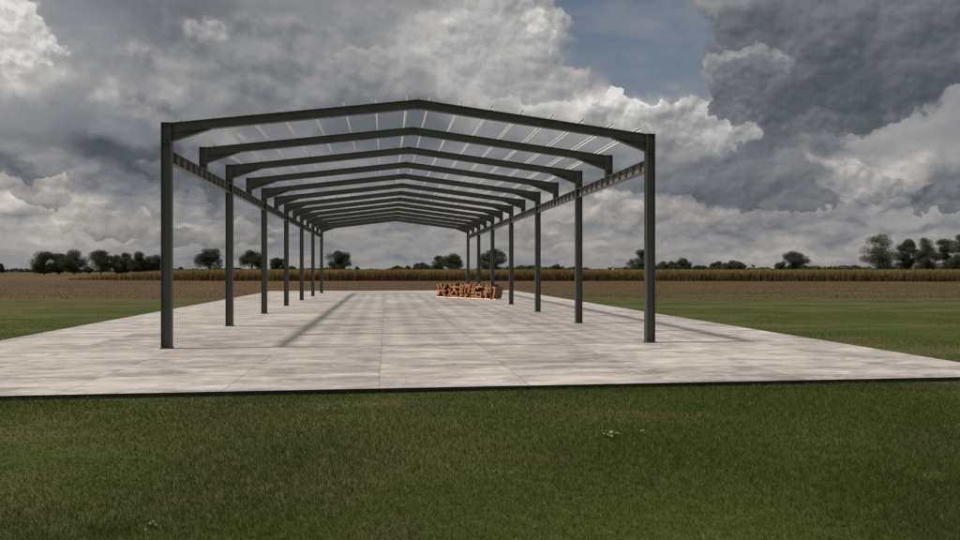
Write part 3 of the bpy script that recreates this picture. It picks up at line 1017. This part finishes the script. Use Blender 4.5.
GL = "trees in the wood on the left"
GR = "tall trees on the right"
GC = "trees scattered behind the crop"
T_ = [
 (44, 252.5, 20, 290, "leftmost big dark tree of the left wood, with a narrow top", GL, 'oval', 1, 1.1),
 (59, 254.5, 18, 296, "dark tree squeezed between two taller ones in the left wood", GL, 'oval', 2, 1.1),
 (74, 251.0, 25, 288, "broad dark tree just left of the gap in the left wood", GL, 'oval', 3, 1.2),
 (101, 251.0, 25, 292, "broad dark tree just right of the gap in the left wood", GL, 'oval', 4, 1.1),
 (117, 256.0, 15, 300, "low dark tree right of the broad one beyond the wood's gap", GL, 'oval', 5, 1.2),
 (125, 254.0, 16, 295, "middle tree of the right half of the left wood", GL, 'oval', 6, 1.1),
 (138.5, 253.0, 19, 290, "flat-topped dark tree, second from the right end of the left wood", GL, 'oval', 7, 1.1),
 (154, 256.2, 18, 292, "last tree of the left wood, beside the nearest left column", GL, 'open', 8, 1.3),
 (210, 249.5, 26, 330, "two-topped dark tree standing alone between the two nearest left columns", GC, 'oval', 9, 1.1),
 (252.5, 251.5, 23, 330, "round dark tree standing alone left of the third left column", GC, 'dome', 10, 1.1),
 (278, 258.5, 15, 380, "small flat-crowned tree between the third and fourth left columns", GC, 'open', 11, 1.2),
 (339, 252.0, 22, 330, "rounded dark tree standing alone right of the farthest left column", GC, 'oval', 12, 1.2),
 (421, 263.5, 19, 360, "low rounded tree left of the open bushy one behind the sign", GC, 'dome', 15, 1.0),
 (440, 256.5, 17, 350, "open thin-leaved tree left of the denser one behind the sign", GC, 'open', 16, 0.8),
 (454, 254.5, 23, 345, "denser spreading tree left of the farthest right column", GC, 'oval', 17, 0.9),
 (492, 249.5, 26, 330, "wide open-crowned tree behind the right row of far columns", GC, 'open', 18, 1.0),
 (556, 265.0, 16, 400, "low pale green tree between the second and third right columns", GC, 'dome', 19, 1.0),
 (643, 250.5, 27, 330, "tall spreading tree half hidden behind the nearest right column", GC, 'open', 20, 1.0),
 (668, 262.0, 24, 350, "low dark tree just right of the nearest right column", GC, 'dome', 21, 1.1),
 (683, 259.0, 15, 350, "small two-headed tree right of the nearest right column", GC, 'open', 22, 1.1),
 (721, 262.2, 27, 340, "left half of a pair of low dome-shaped trees right of the hall", GC, 'dome', 23, 1.3),
 (735, 261.6, 22, 336, "right half of a pair of low dome-shaped trees right of the hall", GC, 'dome', 24, 1.3),
 (754, 262.5, 7, 340, "thin nearly bare sapling right of the dome-shaped pair", GC, 'bare', 25, 0.25),
 (782, 262.8, 15, 335, "low shrubby tree on the left side of the lone tall one", GC, 'oval', 26, 1.1),
 (796, 252.5, 22, 330, "lone tall oval tree between the dome-shaped pair and the right group", GC, 'oval', 27, 1.1),
 (880, 235.8, 34, 230, "first and widest of the tall right trees, with branches out to the left", GR, 'open', 28, 1.2),
 (907, 240.5, 20, 234, "second of the tall right trees, narrow and dense", GR, 'tall', 29, 1.2),
 (926, 239.5, 22, 228, "third of the tall right trees, dense and dark", GR, 'tall', 30, 1.4),
 (946, 240.0, 20, 236, "fourth of the tall right trees, thin with sky showing through", GR, 'open', 31, 0.9),
 (961, 236.0, 24, 226, "rightmost tall tree, cut by the edge of the picture", GR, 'tall', 32, 1.3),
 (-3, 263.0, 13, 300, "dark tree cut by the left edge of the picture", GL, 'dome', 33, 1.2),
]
for (px, top, wp, d, lab, grp, form, seed, sp) in T_:
    tree("tree", px, top, wp, d, lab, grp, form, LEAF_A if seed % 3 else LEAF_B, seed, sp)
B_ = [
 (88, 267.0, 9, 285, "low bush in the gap of the left wood"),
 (181, 267.5, 5, 300, "tiny bush right of the nearest left column"),
 (292, 266.5, 9, 380, "small bush right of the small flat-crowned tree"),
 (357, 267.3, 7, 330, "small bush right of the lone rounded tree past the left columns"),
 (397.5, 266.2, 11, 360, "left bush of two small ones near the middle of the horizon"),
 (407.5, 266.4, 7, 360, "right bush of two small ones near the middle of the horizon"),
 (434, 266.0, 9, 360, "bush between the low rounded tree and the open one behind the sign"),
 (699, 266.0, 14, 350, "low bush left of the dome-shaped pair of trees"),
 (853, 267.0, 22, 300, "pale low bush left of the tall right trees"),
]
for i, (px, top, wp, d, lab) in enumerate(B_):
    tree("bush", px, top, wp, d, lab, "bushes along the horizon", 'bush', LEAF_B, 60 + i, 1.2, cat="bush")

# far-off hedges and woods that read as one dark line
def hedge(name, x0, x1, y, hf, n, label, seed):
    r = np.random.default_rng(seed)
    x = r.uniform(x0, x1, n)
    hmax = hf(x)
    z = GZ + hmax * r.uniform(0, 1, n) ** 0.8
    yy = y + r.normal(0, 3, n)
    C = np.stack([x, yy, z], -1)
    a = r.normal(0, 1, (n, 3)); a /= np.linalg.norm(a, axis=1)[:, None]
    b = np.cross(a, r.normal(0, 1, (n, 3))); b /= np.linalg.norm(b, axis=1)[:, None]
    s_ = (y / 746.0 * r.uniform(0.5, 1.3, n))[:, None]
    q4 = np.stack([C - a * s_ * 1.5, C - b * s_ * 0.8, C + a * s_ * 1.5, C + b * s_ * 0.8], 1)
    o_ = tri_mesh(name, q4, r.beta(2, 2.4, n), LEAF_A, 4)
    tag(o_, label, "wood", kind='stuff')
f1 = lambda x: 3.6 + 1.0 * np.sin(x * 0.05) + 0.7 * np.sin(x * 0.17 + 1) + 0.5 * np.sin(x * 0.61)
hedge("far_wood", 10, 420, 600, f1, 16000, "low dark line of far-off wood along the horizon right of the hall", 5)
f2 = lambda x: 2.6 + 0.6 * np.sin(x * 0.08) + 0.5 * np.sin(x * 0.33 + 1)
hedge("far_wood", -420, 10, 640, f2, 7000, "thin far-off wood along the horizon behind and left of the hall", 6)

# farmhouse
fh = empty("farmhouse", ((617.5 - 480) / F_PX * 560, 560, GZ))
tag(fh, "tiny white farmhouse with grey roof on the horizon, left of the nearest right column", "house")
WH = mat_plain("white_render", (0.62, 0.60, 0.57), 0.8)
RF = mat_plain("grey_tiles", (0.16, 0.15, 0.15), 0.8)
DK = mat_plain("dark_window_glass", (0.03, 0.035, 0.04), 0.2)
bm = bmesh.new(); box(bm, -3.4, 3.4, -3, 3, 0, 3.6); from_bm("wall", bm, WH, fh)
bm = bmesh.new()
profile_sweep(bm, [Vector((-3.8, -3.5, 3.61)), Vector((-3.8, 3.5, 3.61)), Vector((-3.8, 0, 5.5))], [Vector((3.8, -3.5, 3.61)), Vector((3.8, 3.5, 3.61)), Vector((3.8, 0, 5.5))])
from_bm("roof", bm, RF, fh)
for wx in (-2.2, 0.2, 2.2):
    bm = bmesh.new(); box(bm, wx - 0.45, wx + 0.45, -3.03, -3.003, 2.2, 3.2); from_bm("window", bm, DK, fh)

# ================================================================== plants in the lawn
def weed(px, py, size, nleaf, label, seed, pale=0.5, name="weed"):
    r = np.random.default_rng(seed)
    d = (CAM_H - GZ) * F_PX / (py - 270.5)
    t = empty(name, ((px - 480) / F_PX * d, d, GZ))
    tag(t, label, "weed")
    m, k, pb, _ = new_mat("weed_leaf")
    c0 = (0.07 + 0.10 * pale, 0.11 + 0.10 * pale, 0.025 + 0.035 * pale)
    nn = k.noise(objco(k), 30.0, 3, 0.6, dims='3D')
    k.put(pb.inputs['Base Color'], k.mix(nn, tuple(v * 0.75 for v in c0), tuple(v * 1.2 for v in c0)))
    pb.inputs['Roughness'].default_value = 0.6
    stems = bmesh.new()
    for i in range(nleaf):
        a = i * 2.4 + r.uniform(-0.4, 0.4)
        el_ = r.uniform(0.35, 1.25)
        L = size * r.uniform(0.5, 1.0)
        dirv = Vector((math.cos(a) * math.cos(el_), math.sin(a) * math.cos(el_), math.sin(el_)))
        tipst = dirv * L * 0.45
        limb(stems, Vector((0, 0, 0)), tipst, size * 0.018, size * 0.010, 5)
        side = dirv.cross(Z3).normalized()
        up = side.cross(dirv)
        bm = bmesh.new()
        rows = []
        for j in range(7):
            f = j / 6.0
            wd_ = size * 0.17 * math.sin(math.pi * (0.08 + 0.90 * f) ** 0.8) * (1 + 0.15 * math.sin(j * 2.5))
            p = tipst + dirv * (L * 0.6 * f) + Vector((0, 0, -size * 0.25 * f * f))
            rows.append([bm.verts.new(p - side * wd_ + up * wd_ * 0.35), bm.verts.new(p), bm.verts.new(p + side * wd_ + up * wd_ * 0.35)])
        for j in range(6):
            for q_ in range(2):
                bm.faces.new((rows[j][q_], rows[j][q_ + 1], rows[j + 1][q_ + 1], rows[j + 1][q_]))
        from_bm("leaf", bm, m, t, smooth=True)
    from_bm("stem", stems, m, t)
weed(609, 438, 0.17, 9, "pale-leaved weed growing in the lawn below the middle right of the slab", 3, 0.12)
weed(641, 434, 0.08, 5, "small weed right of the larger pale-leaved weed", 4, 0.15)
weed(149, 529, 0.11, 7, "bright green leafy weed at the bottom left of the lawn", 5, 0.15)
weed(9, 430, 0.08, 6, "dark small weed at the left edge of the lawn", 6, 0.0)

# longer tuft of bright grass at the lower left
rt = np.random.default_rng(99)
def tuft(px, py, n, rad, hh, label, seed):
    d = (CAM_H - GZ) * F_PX / (py - 270.5)
    X0 = (px - 480) / F_PX * d
    a = rt.uniform(0, 6.28, n); rr = rad * np.sqrt(rt.uniform(0, 1, n))
    P0 = np.stack([np.cos(a) * rr, np.sin(a) * rr, np.full(n, -0.005)], -1)
    pl = blades(n, P0, rt.uniform(0.6, 1.1, n) * hh, rt.uniform(0.004, 0.007, n), rt.uniform(0.2, 1.0, n), rt)
    tt = rt.uniform(0.45, 0.85, n)
    o_ = tri_mesh("grass_tuft", pl, np.concatenate([tt, tt]), TUFTM, 4)
    o_.location = (X0, d, GZ)
    tag(o_, label, "grass tuft", "longer grass tufts in the lawn")
tuft(112, 528, 230, 0.17, 0.11, "bright tuft of longer grass left of the leafy weed at the bottom left", 1)
tuft(935, 483, 150, 0.15, 0.11, "tuft of longer grass near the right edge of the lawn", 2)
#tuft(470, 478, 160, 0.12, 0.09, "small tuft of longer grass in the middle of the lawn", 3)
